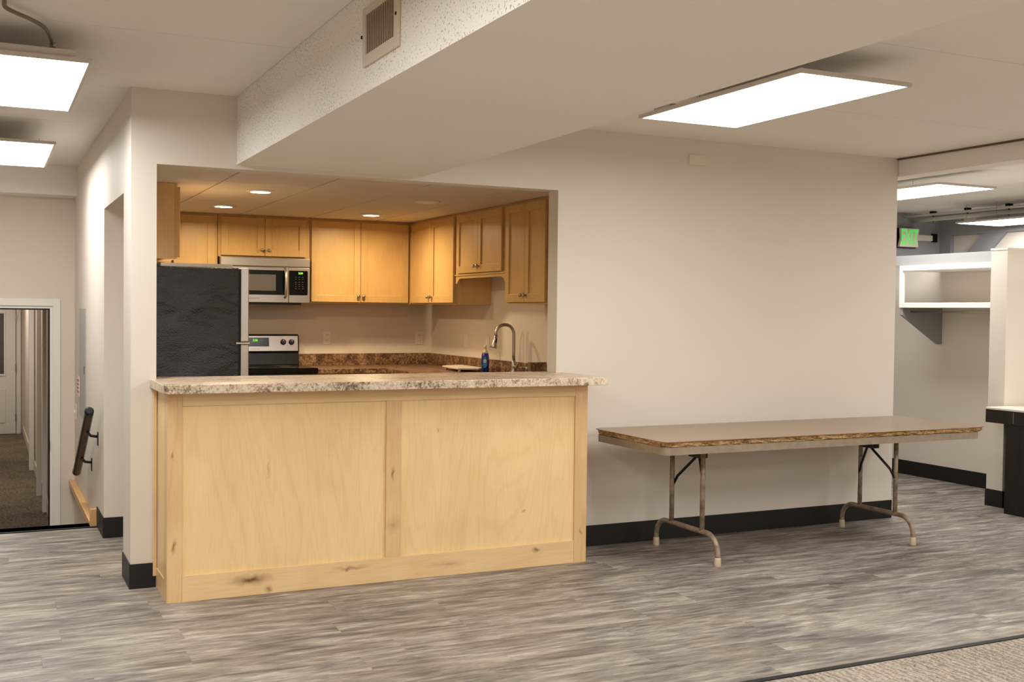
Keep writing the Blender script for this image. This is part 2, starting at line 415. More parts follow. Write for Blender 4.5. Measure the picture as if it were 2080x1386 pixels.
# outer shell
sbox('wall_left', 'wall_paint', 'left wall of the main room', XL-.1, XL, YB, 1.75, -.12, H)
sbox('wall_rear', 'wall_paint', 'rear wall behind the viewer', XL-.1, XR+.1, YB-.1, YB, -.12, H)
sbox('wall_stair_side', 'wall_paint', 'left wall of the stairwell', -1.62, -1.5, 1.75, 3.8, -.75, H)
sbox('wall_stair_front', 'wall_paint', 'wall beside the stairwell', XL, -1.62, 1.75, 1.87, 0, H)
sbox('wall_right', 'wall_paint', 'far right wall with grey framing', XR, XR+.1, YB, 3.1, -.12, H)
sbox('wall_far', 'grey_paint', 'grey far wall behind the closet shelf', WX, XR, YN, YN+.1, 0, H)
# baseboards
BBH, BT = .127, .006
mb = MB(); mb.box(OX1+.02, WX, -BT, 0, 0, BBH, .002)
struct(mb.build('baseboard_front', 'rubber_black'), 'black rubber baseboard under the folding table')
mb = MB(); mb.box(-BT, OX0, -BT, 0, 0, BBH, .002); mb.box(-BT, 0, 0, Y1, 0, BBH)
struct(mb.build('baseboard_corner', 'rubber_black'), 'black baseboard wrapping the hall wall corner')
mb = MB(); mb.box(-BT, OX0, Y2-BT, Y2, 0, BBH, .002); mb.box(-BT, 0, Y2, 1.79, 0, BBH)
struct(mb.build('baseboard_jamb', 'rubber_black'), 'black baseboard on the far doorway jamb by the stairs')

# stair hall: three steps down, landing, far door
mb = MB()
for k in range(2): mb.box(-1.5, 0, 1.75+.28*k, 1.75+.28*(k+1), -.75, -.2*(k+1))
struct(mb.build('stairs', 'carpet_brown'), 'brown carpeted steps going down from the hall')
sbox('trim_3', 'rubber_black', 'dark nosing strip at the top stair', -1.5, 0, 1.742, 1.766, -.03, .004)
sbox('floor_landing', 'carpet_brown', 'brown carpet landing below the steps', -1.5, 0, 2.31, 3.8, -.75, -.6)
DX0, DX1, DZ = -1.067, -.167, 1.436
mb = MB(); mb.box(-1.62, DX0, 3.8, 3.92, -.75, H); mb.box(DX1, OX0, 3.8, 3.92, -.75, H); mb.box(DX0, DX1, 3.8, 3.92, DZ, H)
struct(mb.build('wall_hall_end', 'hall_paint'), 'beige end wall of the stair hall with a doorway')
sbox('ceiling_hall_beam', 'ceiling_stipple', 'stippled dropped beam above the hall end wall', -1.5, 0, 3.545, 3.8, 2.312, H)
mb = MB(); c = .058
mb.box(DX1, DX1+c, 3.785, 3.8, -.6, DZ+c, .003); mb.box(DX0-c, DX0, 3.785, 3.8, -.6, DZ+c, .003); mb.box(DX0, DX1, 3.785, 3.8, DZ, DZ+c, .003)
mb.box(DX1-.02, DX1, 3.8, 3.92, -.6, DZ-.02); mb.box(DX0, DX0+.02, 3.8, 3.92, -.6, DZ-.02); mb.box(DX0, DX1, 3.8, 3.92, DZ-.02, DZ)
d1 = struct(mb.build('door_1', 'white_trim'), 'white framed doorway at the bottom of the hall steps')
mb = MB(); mb.box(DX1-.032, DX1-.02, 3.80, 3.83, -.6, DZ-.02); mb.box(DX0+.02, DX1-.02, 3.80, 3.83, DZ-.032, DZ-.02)
mb.build('weather_strip', 'rubber_black', d1)
box('strike_plate', 'black_metal', d1, DX1-.03, DX1-.0195, 3.79, 3.80, .26, .34)
# corridor
sbox('floor_corridor', 'carpet_brown', 'brown carpet corridor floor beyond the hall doorway', -1.3, -.08, 3.8, 13.4, -.75, -.6)
sbox('ceiling_corridor', 'tile_white', 'corridor ceiling beyond the hall doorway', -1.4, 0, 3.92, 13.5, 1.9, 2.0)
sbox('wall_corridor_left', 'hall_paint', 'left corridor wall', -1.4, -1.28, 3.92, 13.4, -.75, 1.9)
sbox('wall_corridor_right', 'hall_paint', 'right corridor wall with white door casings', -.1, 0, 3.92, 13.4, -.75, 1.9)
sbox('wall_corridor_end', 'hall_paint', 'corridor end wall around the white door', -1.4, 0, 13.4, 13.5, -.75, 1.9)
sbox('baseboard_corridor', 'cream_plastic', 'tan baseboard along the corridor', -.112, -.1, 3.95, 13.38, -.6, -.48)
for i, (ya, yb_, xx) in enumerate(((9.0, 9.14, -.165), (6.95, 7.05, -.16), (5.9, 6.0, -.15))):
    sbox('trim_%d' % (4+i), 'white_trim', ('white door casing farthest along the corridor wall', 'white door casing midway along the corridor wall', 'white door casing nearest along the corridor wall')[i], xx, -.113, ya, yb_, -.6, 1.46)
d2 = struct(box('door_2', 'white_trim', None, -1.13, -.215, 13.34, 13.385, -.595, 1.5, b=.003), 'white half-glass door at the corridor end')
box('door_window', 'oven_window', d2, -1.0, -.385, 13.333, 13.34, .36, 1.32)
mb = MB()
for (a, b_, z0, z1) in ((-.385, -.36, .33, 1.35), (-1.02, -1.0, .33, 1.35), (-1.0, -.385, .33, .36), (-1.0, -.385, 1.32, 1.35)): mb.box(a, b_, 13.325, 13.34, z0, z1)
mb.build('window_frame', 'white_trim', d2)
box('door_panel', 'white_trim', d2, -.64, -.36, 13.328, 13.34, -.42, .12, b=.005); box('door_panel', 'white_trim', d2, -1.0, -.70, 13.328, 13.34, -.42, .12, b=.005)
for z in (-.4, .4, 1.2): box('hinge', 'nickel', d2, -.222, -.204, 13.325, 13.34, z, z+.12)
sbox('trim_7', 'white_trim', 'white casing beside the corridor end door', -.205, -.14, 13.35, 13.4, -.6, 1.56)
# wood ledge, handrail, panel, plates on the hall wall
o = sbox('trim_8', 'trim_wood', 'pale wood ledge trim along the stair wall', -.045, 0, 1.83, 3.785, -.03, .02, b=.004)
o = sbox('trim_9', 'trim_wood', 'short upright wood end block of the stair ledge', -.045, 0, 1.79, 1.83, -.02, .11, b=.003)
hr = thing('handrail', 'black sloping handrail on the cream stair wall', 'handrail', (0, 1.98, .55))
mb = MB(); a, b_ = Vector((-.075, 1.50, .775)), Vector((-.075, 2.52, .262)); d_ = (b_-a).normalized(); n_ = Vector((1, 0, 0)).cross(d_).normalized()
sec = [(-.025, -.02), (-.017, -.028), (.017, -.028), (.025, -.02), (.024, .012), (.016, .025), (-.016, .025), (-.024, .012)]
A = [mb.bm.verts.new(a+Vector((p[0], 0, 0))+n_*p[1]) for p in sec]; B = [mb.bm.verts.new(b_+Vector((p[0], 0, 0))+n_*p[1]) for p in sec]
fs = [mb.bm.faces.new(A), mb.bm.faces.new(B[::-1])]+[mb.bm.faces.new((A[i], B[i], B[(i+1) % 8], A[(i+1) % 8])) for i in range(8)]
bmesh.ops.recalc_face_normals(mb.bm, faces=fs)
mb.build('rail', 'black_metal', hr)
for k in (0, 1):
    q = a if k == 0 else b_; s_ = -1 if k == 0 else 1
    MB().tube([q-d_*.004*s_, q+d_*.012*s_, q+d_*.022*s_], [.029, .029, .02], 12).build('end_cap', 'black_plastic', hr)
for tt in (.24, .68):
    q = a+(b_-a)*tt
    MB().tube([q+Vector((.0, 0, -.02)), q+Vector((.03, 0, -.055)), q+Vector((.06, 0, -.06)), q+Vector((.075, 0, -.06))], .009, 8).build('bracket', 'black_metal', hr)
    MB().box(-.006, 0, q.y-.02, q.y+.02, q.z-.12, q.z-.03, .003).build('wall_plate', 'black_metal', hr)
ep = thing('electrical_panel', 'flat grey electrical panel door on the stair wall', 'electrical panel', (0, 2.95, .62))
box('panel_frame', 'panel_grey', ep, -.005, 0, 2.68, 3.24, .60, 1.42, b=.001)
dr = box('panel_door', 'panel_grey', ep, -.008, -.005, 2.72, 3.20, .65, 1.36, b=.001)
box('latch', 'black_metal', dr, -.011, -.008, 2.735, 2.755, .94, 1.0)
fs_ = thing('wall_sign', 'small white sign with red print on the stair wall', 'sign', (0, 3.4, .735))
box('sign_plate', 'white_plastic', fs_, -.004, 0, 3.30, 3.5, .735, .89)
for k in range(4): box('print_line', 'sign_red', fs_, -.0055, -.004, 3.33, 3.47, .85-.03*k, .865-.03*k)
ls = thing('light_switch', 'cream double light switch by the hall doorway', 'switch', (0, 3.67, .53))
box('cover_plate', 'cream_plastic', ls, -.006, 0, 3.61, 3.735, .53, .65, b=.002)
for yy in (3.645, 3.70): box('toggle', 'white_plastic', ls, -.014, -.006, yy-.006, yy+.006, .58, .60)

# kitchen ceiling tiles
KC = 2.222
mb = MB(); mb.box(OX0, 3.12, T, 3.82, KC+.006, KC+.03)
kc = struct(mb.build('ceiling_kitchen', 'grid_white'), 'suspended kitchen ceiling of pale tiles')
xs = [OX0, .67, 1.27, 1.865, 2.46, 3.12]; yk = [T, 1.15, 2.37, 3.82]
for x0, x1 in zip(xs, xs[1:]):
    for y0, y1 in zip(yk, yk[1:]):
        box('ceiling_tile', 'tile_white', kc, x0+.007, x1-.007, y0+.004, y1-.004, KC, KC+.006, b=.002)

# ------------------------------------------------------------------ lights
def glow_down(o, m):   # only the underside of a diffuser glows
    o.data.materials.append(M[m])
    for p in o.data.polygons: p.material_index = 1 if p.normal.z < -.5 else 0
def troffer(name, label, x0, y0, z=2.40, w=.603, l=1.215, group='flat ceiling light panels', cond=False):
    t_ = thing(name, label, 'ceiling light', (x0+w/2, y0+l/2, z), 0, group)
    mb = MB(); e = .013
    mb.box(x0, x1_ := x0+w, y0, y0+e, z, z+.014); mb.box(x0, x1_, y0+l-e, y0+l, z, z+.014)
    mb.box(x0, x0+e, y0+e, y0+l-e, z, z+.014); mb.box(x1_-e, x1_, y0+e, y0+l-e, z, z+.014)
    mb.build('frame', 'fixture_white', t_)
    glow_down(box('diffuser', 'fixture_white', t_, x0+e, x1_-e, y0+e, y0+l-e, z+.001, z+.006), 'panel_light')
    box('back_pan', 'fixture_white', t_, x0+.001, x1_-.001, y0+.001, y0+l-.001, z+.014, z+.018)
    yd = y0+.02 if cond else y0+l-.20
    box('driver_box', 'fixture_white', t_, x0+.05, x1_-.06, yd, yd+.14, z+.018, z+.05, b=.003)
    for (xx, yy) in ((x0+.06, y0+.64*l), (x1_-.06, y0+.64*l), (x0+.06, y0+l-.08), (x1_-.06, y0+l-.08)):
        MB().tube([(xx, yy, z+.02), (xx, yy, H-.001)], .0015, 6).build('hanger_wire', 'conduit_grey', t_)
    if cond:
        P = [Vector(p) for p in ((-.60, -1.62, 2.525), (-.60, -1.46, 2.52), (-.595, -1.40, 2.515), (-.56, -1.355, 2.51), (-.50, -1.29, 2.505), (-.455, -1.21, 2.50), (-.43, -1.12, 2.485), (-.42, -1.07, 2.466))]
        def cr(P, n=6):
            out = []
            for i in range(len(P)-1):
                p0, p1, p2, p3 = P[max(i-1, 0)], P[i], P[i+1], P[min(i+2, len(P)-1)]
                for k in range(n):
                    t = k/n; out.append(.5*((2*p1)+(p2-p0)*t+(2*p0-5*p1+4*p2-p3)*t*t+(3*p1-p0-3*p2+p3)*t**3))
            return out+[P[-1]]
        MB().tube(cr(P), .008, 8).build('flexible_conduit', 'conduit_grey', t_)
        MB().tube([(-.42, -1.075, 2.476), (-.419, -1.065, 2.458)], .013, 10).build('conduit_connector', 'nickel', t_)
    return t_
troffer('ceiling_light', 'large hanging light panel with grey conduit at the upper left', -.88, -1.13, cond=True)
troffer('ceiling_light', 'smaller-looking hanging light panel over the stairs at left', -.88, 1.31)
troffer('ceiling_light', 'bright ceiling light panel right of the soffit', 2.30, -2.31, 2.408)
troffer('ceiling_light', 'light panel just past the blank wall end', 5.63, .10, 2.40)
troffer('ceiling_light', 'farthest light panel above the closet at right', 7.97, .86, 2.35)
OFF = [(-.88, -3.6, 'added unseen light panel behind the viewer in line with the left pair'), (5.63, -2.4, 'added light panel over the floor in front of the desk, outside the picture'),
       (7.9, -2.6, 'added light panel beyond the desk near the right wall, outside the picture')]
for x, cn in ((-2.7, 'leftmost'), (-.5, 'second'), (2.3, 'middle'), (4.6, 'fourth'), (7.2, 'rightmost')):
    for y_, rn in ((-5.0, 'first'), (-7.6, 'middle'), (-10.4, 'last')): OFF.append((x, y_, 'added unseen light panel behind the viewer, %s row, %s of five from the left' % (rn, cn)))
for (x, y_, lb_) in OFF:  # unseen panels added to raise the room's ambient light
    troffer('ceiling_light', lb_, x, y_, 2.405, group='added unseen light panels')
cl = thing('corridor_fill', 'added unseen ceiling light panel in the corridor beyond the hall doorway', 'ceiling light', (-.7, 7.6, 1.87))  # unseen panels added to brighten the corridor
box('lamp_frame', 'fixture_white', cl, -1.0, -.4, 7.0, 8.2, 1.885, 1.9); glow_down(box('diffuser', 'fixture_white', cl, -.98, -.42, 7.02, 8.18, 1.88, 1.885), 'corridor_fill')
cl2 = thing('corridor_fill', 'second added unseen ceiling light panel near the corridor end door', 'ceiling light', (-.7, 11.6, 1.87))
box('lamp_frame', 'fixture_white', cl2, -1.0, -.4, 11.0, 12.2, 1.885, 1.9); glow_down(box('diffuser', 'fixture_white', cl2, -.98, -.42, 11.02, 12.18, 1.88, 1.885), 'corridor_fill')
def downlight(x, y_, label, lit=True):
    t_ = thing('recessed_downlight', label, 'downlight', (x, y_, KC-.012), 0, 'round kitchen ceiling downlights')
    mb = MB(); mb.lathe([(.066, 0), (.094, .006), (.094, .0115), (.066, .0115), (.066, 0)], (x, y_, KC-.012), 28, cap=False); mb.build('trim_ring', 'white_plastic', t_)
    ln_ = MB().lathe([(.066, 0), (.066, .008)], (x, y_, KC-.0115), 28).build('lens', 'white_plastic', t_)
    if lit: glow_down(ln_, 'down_glow')
    if lit:
        L = bpy.data.lights.new('downlight_beam', 'AREA'); L.shape = 'DISK'; L.size = .13; L.energy = DOWN_W; L.color = (1, .76, .46); L.spread = math.radians(170)
        lo = bpy.data.objects.new('downlight_beam', L); COL.objects.link(lo); lo.parent = t_; lo.location = (0, 0, -.004)
downlight(1.0, 1.55, 'lit round downlight in the kitchen ceiling nearest the opening')
downlight(.99, 2.753, 'lit round downlight above the microwave')
downlight(2.211, 2.868, 'lit round downlight above the large double cabinet')
downlight(2.225, 1.63, 'unlit round downlight in the kitchen ceiling', False)

# ------------------------------------------------------------------ bar counter
BX0, BX1, BY = .1256, 2.446, -.360
bc = thing('bar_counter', 'pale maple serving counter base with two recessed panels', 'counter', ((BX0+BX1)/2, -.18, 0))
box('carcass', 'maple_stile', bc, BX0+.012, BX1-.006, BY+.022, -.001, 0, 1.022)
box('front_panel', 'maple_panel', bc, .18, 1.26, BY+.012, BY+.0215, .10, .97)
box('front_panel', 'maple_panel', bc, 1.29, 2.39, BY+.012, BY+.0215, .10, .97)
box('stile', 'maple_stile', bc, BX0, .197, BY, BY+.0215, 0, 1.022, b=.0015)
box('stile', 'maple_stile', bc, 2.367, BX1, BY, BY+.0215, 0, 1.022, b=.0015)
box('stile', 'maple_stile', bc, 1.236, 1.318, BY, BY+.0118, .128, .955, b=.0015)
box('top_rail', 'maple_rail', bc, .1975, 2.3665, BY, BY+.0118, .955, 1.022, b=.0015)
box('bottom_rail', 'maple_rail', bc, .1975, 2.3665, BY, BY+.0118, 0, .128, b=.0015)
box('side_panel', 'maple_panel', bc, BX0+.004, BX0+.012, BY+.09, -.03, .10, 1.022)
box('side_stile', 'maple_stile', bc, BX0, BX0+.012, BY+.022, BY+.09, 0, 1.022); box('side_rail', 'maple_rail', bc, BX0, BX0+.012, BY+.09, -.008, 0, .10)
box('end_trim', 'maple_stile', bc, .108, BX0+.0, -.016, -.0065, .06, 1.018, b=.002)
box('filler', 'maple_stile', bc, 2.40, BX1-.006, -.03, -.001, 0, 1.022)
ct = MB(); SL, SR, SY = .0926, 2.4995, -.495
ct.prism([(SL, SY), (SR, SY), (SR, -.001), (OX1-.001, -.001), (OX1-.001, .16), (OX0+.001, .16), (OX0+.001, -.001), (SL, -.001)], 'z', 1.0235, 1.067, .003)
tag(ct.build('bar_countertop', 'granite_laminate'), 'mottled beige granite-look countertop on the serving counter', 'countertop')

# ------------------------------------------------------------------ kitchen cabinets
def knob(parent, x, z):
    MB().tube([(x, -.0215, z), (x, -.033, z), (x, -.036, z), (x, -.046, z), (x, -.05, z)], [.005, .005, .013, .014, .008], 12).build('knob', 'nickel', parent, False)
def shaker(parent, x0, x1, z0, z1, kx=None, kz=None, fw_=.058):
    mb = MB(); y0, y1 = -.0215, -.0015
    mb.box(x0, x0+fw_, y0, y1, z0, z1, .0015); mb.box(x1-fw_, x1, y0, y1, z0, z1, .0015)
    mb.box(x0+fw_, x1-fw_, y0, y1, z0, z0+fw_, .0015); mb.box(x0+fw_, x1-fw_, y0, y1, z1-fw_, z1, .0015)
    d = mb.build('door', 'cab_stile', parent, False)
    MB().box(x0+fw_-.006, x1-fw_+.006, -.011, -.004, z0+fw_-.006, z1-fw_+.006).build('door_panel', 'cab_panel', d, False)
    if kx is not None: knob(d, kx, kz)
    return d
def cabinet(name, label, loc, rz, w, d, z0, z1, doors, kz=.06, top_gap=.02, group='maple kitchen wall cabinets', extra=None):
    t_ = thing(name, label, 'cabinet', loc, rz, group)
    MB().box(0, w, .018, d, z0, z1).build('carcass', 'cab_side', t_, False)
    mb = MB(); xs_ = [0]+[x for a in doors for x in (a[0], a[1])]+[w]
    mb.box(0, doors[0][0]+.02, 0, .018, z0, z1); mb.box(doors[-1][1]-.02, w, 0, .018, z0, z1)
    mb.box(doors[0][0]+.02, doors[-1][1]-.02, 0, .018, z0, z0+.03); mb.box(doors[0][0]+.02, doors[-1][1]-.02, 0, .018, z1-.045, z1)
    mb.build('face_frame', 'cab_stile', t_, False)
    for (a, b_, kx) in doors: shaker(t_, a, b_, z0+.012, z1-top_gap, kx, (z0+.012+kz) if kx is not None else None)
    return t_
ZB, ZT = 1.488, KC-.002
# back wall (front plane y=3.5)
cabinet('wall_cabinet', 'maple two-door wall cabinet left of the microwave above the refrigerator', (.13, 3.5, 0), 0, .955, .319, ZB, ZT, [(.20, .572, None), (.60, .93, None)])
cabinet('wall_cabinet', 'short maple double-door cabinet above the microwave', (1.09, 3.5, 0), 0, .775, .319, 1.867, ZT, [(.022, .385, .36), (.389, .742, .414)], .05)
cabinet('wall_cabinet', 'large maple double-door cabinet right of the microwave', (1.868, 3.5, 0), 0, .93, .319, ZB, ZT, [(.012, .452, .43), (.456, .90, .478)], .05)
# right wall (front plane x=2.8) : local x -> -Y
R90 = -math.pi/2
cabinet('wall_cabinet', 'maple double-door cabinet in the kitchen corner', (2.8, 3.478, 0), R90, 1.018, .319, ZB, ZT, [(.02, .51, .475), (.514, 1.012, .55)], .05)
c3 = cabinet('wall_cabinet', 'short maple double-door cabinet with scalloped valance above the sink', (2.8, 2.452, 0), R90, .958, .319, 1.722, ZT, [(.05, .47, .445), (.474, .91, .50)], .05)
pts = [(0, 1.722), (0, 1.655), (.028, 1.655), (.04, 1.672), (.065, 1.688), (.10, 1.694), (.858, 1.694), (.893, 1.688), (.918, 1.672), (.93, 1.655), (.958, 1.655), (.958, 1.722)]
MB().prism(pts, 'y', -.001, .017).build('valance', 'cab_stile', c3, False)
MB().box(-.004, .962, -.010, .0, 1.716, 1.726).build('valance_moulding', 'cab_stile', c3, False)
cabinet('wall_cabinet', 'maple double-door cabinet right of the sink beside the opening', (2.8, 1.49, 0), R90, .66, .319, ZB, ZT, [(.02, .335, .31), (.339, .648, .365)], .05)
# crown strip
# left wall, over the refrigerator: faces +X ; local x -> +Y
cabinet('wall_cabinet', 'short maple cabinet over the refrigerator showing its plain side', (.436, 1.385, 0), -R90, .80, .311, 1.742, ZT, [(.02, .395, .37), (.40, .78, .425)], .05)
# base cabinets and worktop
def base(label, loc, rz, w, d, doors, ch=.893):
    t_ = thing('base_cabinet', label, 'cabinet', loc, rz, 'maple kitchen base cabinets')
    MB().box(0, w, .018, d, .1, ch).build('carcass', 'cab_side', t_, False); MB().box(0, w, .07, d, 0, .1).build('toe_kick', 'dark_gap', t_, False)
    MB().box(0, w, 0, .018, .1, .893).build('face_frame', 'cab_stile', t_, False)
    for (a, b_) in doors: shaker(t_, a, b_, .12, .72, a+.04, .66)
    for (a, b_) in doors:
        q = MB().box(a, b_, -.0215, -.0015, .735, .875, .002).build('drawer', 'cab_stile', t_, False); knob(q, (a+b_)/2, .80)
base('maple base cabinet right of the range', (1.855, 3.20, 0), 0, .62, .619, [(.02, .305), (.315, .60)])
base('maple base cabinet in the sink wall corner', (2.50, 3.19, 0), R90, .85, .619, [(.03, .42), (.43, .83)])
base('maple base cabinet under the sink', (2.50, 2.335, 0), R90, .77, .619, [(.03, .38), (.39, .74)], .74)
base('maple base cabinet nearest the opening on the sink wall', (2.50, 1.56, 0), R90, .76, .619, [(.03, .37), (.38, .73)])
WT = .933
wt = thing('kitchen_worktop', 'mottled granite-look L-shaped kitchen worktop with backsplash, kitchen shade in its colour', 'countertop', (2.6, 2.4, .894))
mb = MB(); mb.box(1.848, 3.119, 3.16, 3.819, .894, WT, .003); mb.box(2.46, 3.119, .79, 2.30-.72, .894, WT, .003)
mb.box(2.46, 2.55, 1.58, 2.32, .894, WT, .003); mb.box(2.97, 3.119, 1.58, 2.32, .894, WT, .003); mb.box(2.46, 3.119, 2.32, 3.16, .894, WT, .003)
mb.build('worktop', 'granite_shaded', wt)
box('backsplash', 'granite_shaded', wt, 1.848, 3.119, 3.799, 3.819, WT, 1.037, b=.002)
box('backsplash', 'granite_shaded', wt, 3.099, 3.119, .79, 3.799, WT, 1.037, b=.002)
box('end_splash', 'granite_shaded', wt, 2.655, 3.099, .79, .812, WT, 1.09, b=.002)
box('end_splash_cap', 'nickel', wt, 2.645, 2.655, .788, .814, WT, 1.092)
sk = thing('sink', 'stainless sink set into the kitchen worktop', 'sink', (2.76, 1.95, .75))
mb = MB(); mb.box(2.551, 2.969, 1.581, 2.319, .75, .755); mb.box(2.551, 2.556, 1.581, 2.319, .755, WT+.003); mb.box(2.964, 2.969, 1.581, 2.319, .755, WT+.003)
mb.box(2.556, 2.964, 1.581, 1.586, .755, WT+.003); mb.box(2.556, 2.964, 2.314, 2.319, .755, WT+.003); mb.build('basin', 'steel', sk)
# faucet
fc = thing('faucet', 'tall brushed nickel gooseneck kitchen faucet', 'faucet', (3.03, 1.83, WT))
FX, FY = 3.03, 1.83
MB().lathe([(.032, 0), (.032, .006), (.024, .014), (.022, .06), (.02, .11), (.0135, .125)], (FX, FY, WT), 20).build('base', 'nickel', fc)
cc = (FX-.07, FY+.02, 1.265); dv = Vector((-1, .25, 0)).normalized()
pts = [Vector((FX, FY, WT+.12)), Vector((FX, FY, 1.1)), Vector((FX, FY, 1.20))]
pts += [Vector((FX, FY, 1.258)) + dv*.072*(1-math.cos(a)) + Vector((0, 0, .072*math.sin(a))) for a in [math.pi*k/14*1.08 for k in range(15)]]
MB().tube(pts, .0125, 14).build('spout', 'nickel', fc)
e0 = pts[-1]; dn = (pts[-1]-pts[-2]).normalized(); dn = Vector((dn.x*.4-.12*dv.x*-1, dn.y*.4, -1)).normalized()
dn = (Vector((0, 0, -1))+dv*.22).normalized()
sp = MB().tube([e0-dn*.012, e0+dn*.02, e0+dn*.05, e0+dn*.085, e0+dn*.092], [.0135, .0155, .02, .026, .025], 16).build('spray_head', 'nickel', fc)
MB().tube([e0+dn*.015-Vector((0, .017, 0)), e0+dn*.05-Vector((0, .021, 0))], .008, 8).build('spray_button', 'black_plastic', sp)
MB().tube([(FX, FY-.015, WT+.07), (FX, FY-.045, WT+.072), (FX+.0, FY-.06, WT+.075), (FX-.01, FY-.10, WT+.105)], [.014, .014, .009, .006], 10).build('handle', 'nickel', fc)
# accessory knobs beside faucet
ac = thing('sink_sprayer', 'small chrome soap dispenser beside the faucet', 'dispenser', (3.03, 1.60, WT))
MB().lathe([(.02, 0), (.02, .008), (.011, .014), (.011, .06), (.016, .064), (.016, .08), (.01, .086)], (3.03, 1.60, WT), 16).build('body', 'chrome', ac)
MB().tube([(3.03, 1.60, WT+.078), (2.97, 1.60, WT+.078)], .005, 8).build('nozzle', 'chrome', ac)
# soap bottle
sb = thing('dish_soap_bottle', 'blue dish soap bottle with clear cap beside the faucet', 'bottle', (3.0, 2.30, WT))
MB().lathe([(.030, 0), (.036, .004), (.037, .05), (.039, .10), (.036, .135), (.031, .158)], (3.0, 2.30, WT), 24, .8, 1.05).build('body', 'soap_blue', sb)
MB().lathe([(.030, 0), (.022, .018), (.013, .028), (.012, .045), (.016, .047), (.013, .062), (.008, .07)], (3.0, 2.30, WT+.158), 20, .85, 1).build('cap', 'soap_clear', sb)
lab = MB()
for k in range(-6, 7):
    pass
LN = Vector((-.55, -.83, 0)).normalized(); LR = Vector((0, 0, 1)).cross(LN)*-1
cen = Vector((3.0, 2.30, WT+.085)) + Vector((LN.x*.0305, LN.y*.040, 0)); 
vs = [lab.bm.verts.new(cen + LN*.003 + (-LR)*.019*math.cos(2*math.pi*k/24) + Vector((0, 0, .044*math.sin(2*math.pi*k/24)))) for k in range(24)]
f = lab.bm.faces.new(vs); r_ = bmesh.ops.extrude_face_region(lab.bm, geom=[f])
for v_ in r_['geom']:
    if isinstance(v_, bmesh.types.BMVert): v_.co -= LN*.010
bmesh.ops.recalc_face_normals(lab.bm, faces=lab.bm.faces[:])
lb = lab.build('label', 'soap_label', sb)
rr_ = Vector((0, 0, 1)).cross(LN)
MB().tube([cen+LN*.0031+Vector((0, 0, .012)), cen+LN*.0041+Vector((0, 0, .012))], [.014, .014], 20).build('label_mark', 'white_plastic', lb)
text('label_text', 'Dawn', .012, 'soap_blue', lb, frame_mat(cen+LN*.0043+Vector((0, 0, .012)), rr_, (0, 0, 1)), .0003)
# cutting board
cbm = MB(); cbm.prism([(2.86, 2.88), (2.83, 2.47), (2.99, 2.40), (3.07, 2.49), (3.085, 2.99)], 'z', .953, .966, .003)
cb = thing('cutting_board', 'white cutting board lying on the worktop beside the soap', 'cutting board', (2.96, 2.7, WT))
cbm.build('board', 'board_white', cb)
for (x, y_) in ((2.88, 2.84), (2.86, 2.5), (3.05, 2.52), (3.05, 2.94)): MB().disc((x, y_, WT), .012, 'z', .0205, 12).build('foot', 'board_white', cb)
# outlets
def outlet(label, x, y_, z, face, switch=False):
    t_ = thing('wall_switch' if switch else 'wall_outlet', label, 'switch' if switch else 'outlet', (x, y_, z), 0 if face == 'y' else R90, 'kitchen wall plates')
    MB().box(-.036, .036, -.006, 0, -.058, .058, .002).build('cover_plate', 'white_plastic', t_, False)
    if switch: MB().box(-.016, .016, -.009, -.006, -.032, .032, .001).build('rocker', 'white_plastic', t_, False)
    else:
        for s_ in (-1, 1):
            q = MB().box(-.017, .017, -.0085, -.006, s_*.026-.014, s_*.026+.014, .003).build('receptacle', 'white_plastic', t_, False)
            MB().box(-.009, -.006, -.0092, -.0085, s_*.026-.004, s_*.026+.006).box(.006, .009, -.0092, -.0085, s_*.026-.004, s_*.026+.006).build('slot', 'dark_gap', q, False)
outlet('white outlet on the back wall beside the range', 2.118, 3.82, 1.18, 'y')
outlet('white outlet on the back wall near the kitchen corner', 3.004, 3.82, 1.176, 'y')
outlet('white rocker switch on the side wall near the corner', 3.12, 2.968, 1.172, 'x', True)
outlet('white rocker switch behind the soap bottle', 3.12, 2.515, 1.168, 'x', True)

# ------------------------------------------------------------------ refrigerator
fr = thing('refrigerator', 'black refrigerator with steel doors seen from its side', 'refrigerator', (.5, 1.80, 0))
FY0, FY1, FZ = 1.42, 2.17, 1.697
box('cabinet_body', 'fridge_black', fr, .135, .835, FY0, FY1, .03, FZ, b=.006)
box('toe_grille', 'black_plastic', fr, .16, .83, FY0+.02, FY1-.02, 0, .029)
box('gasket', 'rubber_black', fr, .8355, .846, FY0+.012, FY1-.012, .05, FZ-.01)
for (z0, z1, nm) in ((.07, 1.198, 'fresh_food_door'), (1.212, FZ, 'freezer_door')):
    d = box(nm, 'steel', fr, .8465, .90, FY0, FY1, z0, z1, b=.006)
    zz = (z1-.42, z1-.05) if nm[0] == 'f' and z0 < 1 else (z0+.04, z0+.34)
    MB().tube([(.90, FY1-.07, zz[0]), (.945, FY1-.07, zz[0]+.02), (.945, FY1-.07, zz[1]-.02), (.90, FY1-.07, zz[1])], .011, 10).build('handle', 'steel', d)
box('middle_hinge', 'chrome', fr, .815, .905, FY0-.012, FY0+.03, 1.1985, 1.2115, b=.002)
tr = thing('serving_tray', 'thin white tray lying on top of the refrigerator', 'tray', (.56, 1.6, FZ))
box('tray_base', 'board_white', tr, .36, .78, FY0+.03, FY1-.25, FZ+.0, FZ+.006)
mb = MB(); mb.box(.345, .36, FY0+.015, FY1-.235, FZ, FZ+.022); mb.box(.78, .795, FY0+.015, FY1-.235, FZ, FZ+.022); mb.box(.36, .78, FY0+.015, FY0+.03, FZ, FZ+.022); mb.box(.36, .78, FY1-.25, FY1-.235, FZ, FZ+.022)
mb.build('tray_rim', 'board_white', tr)

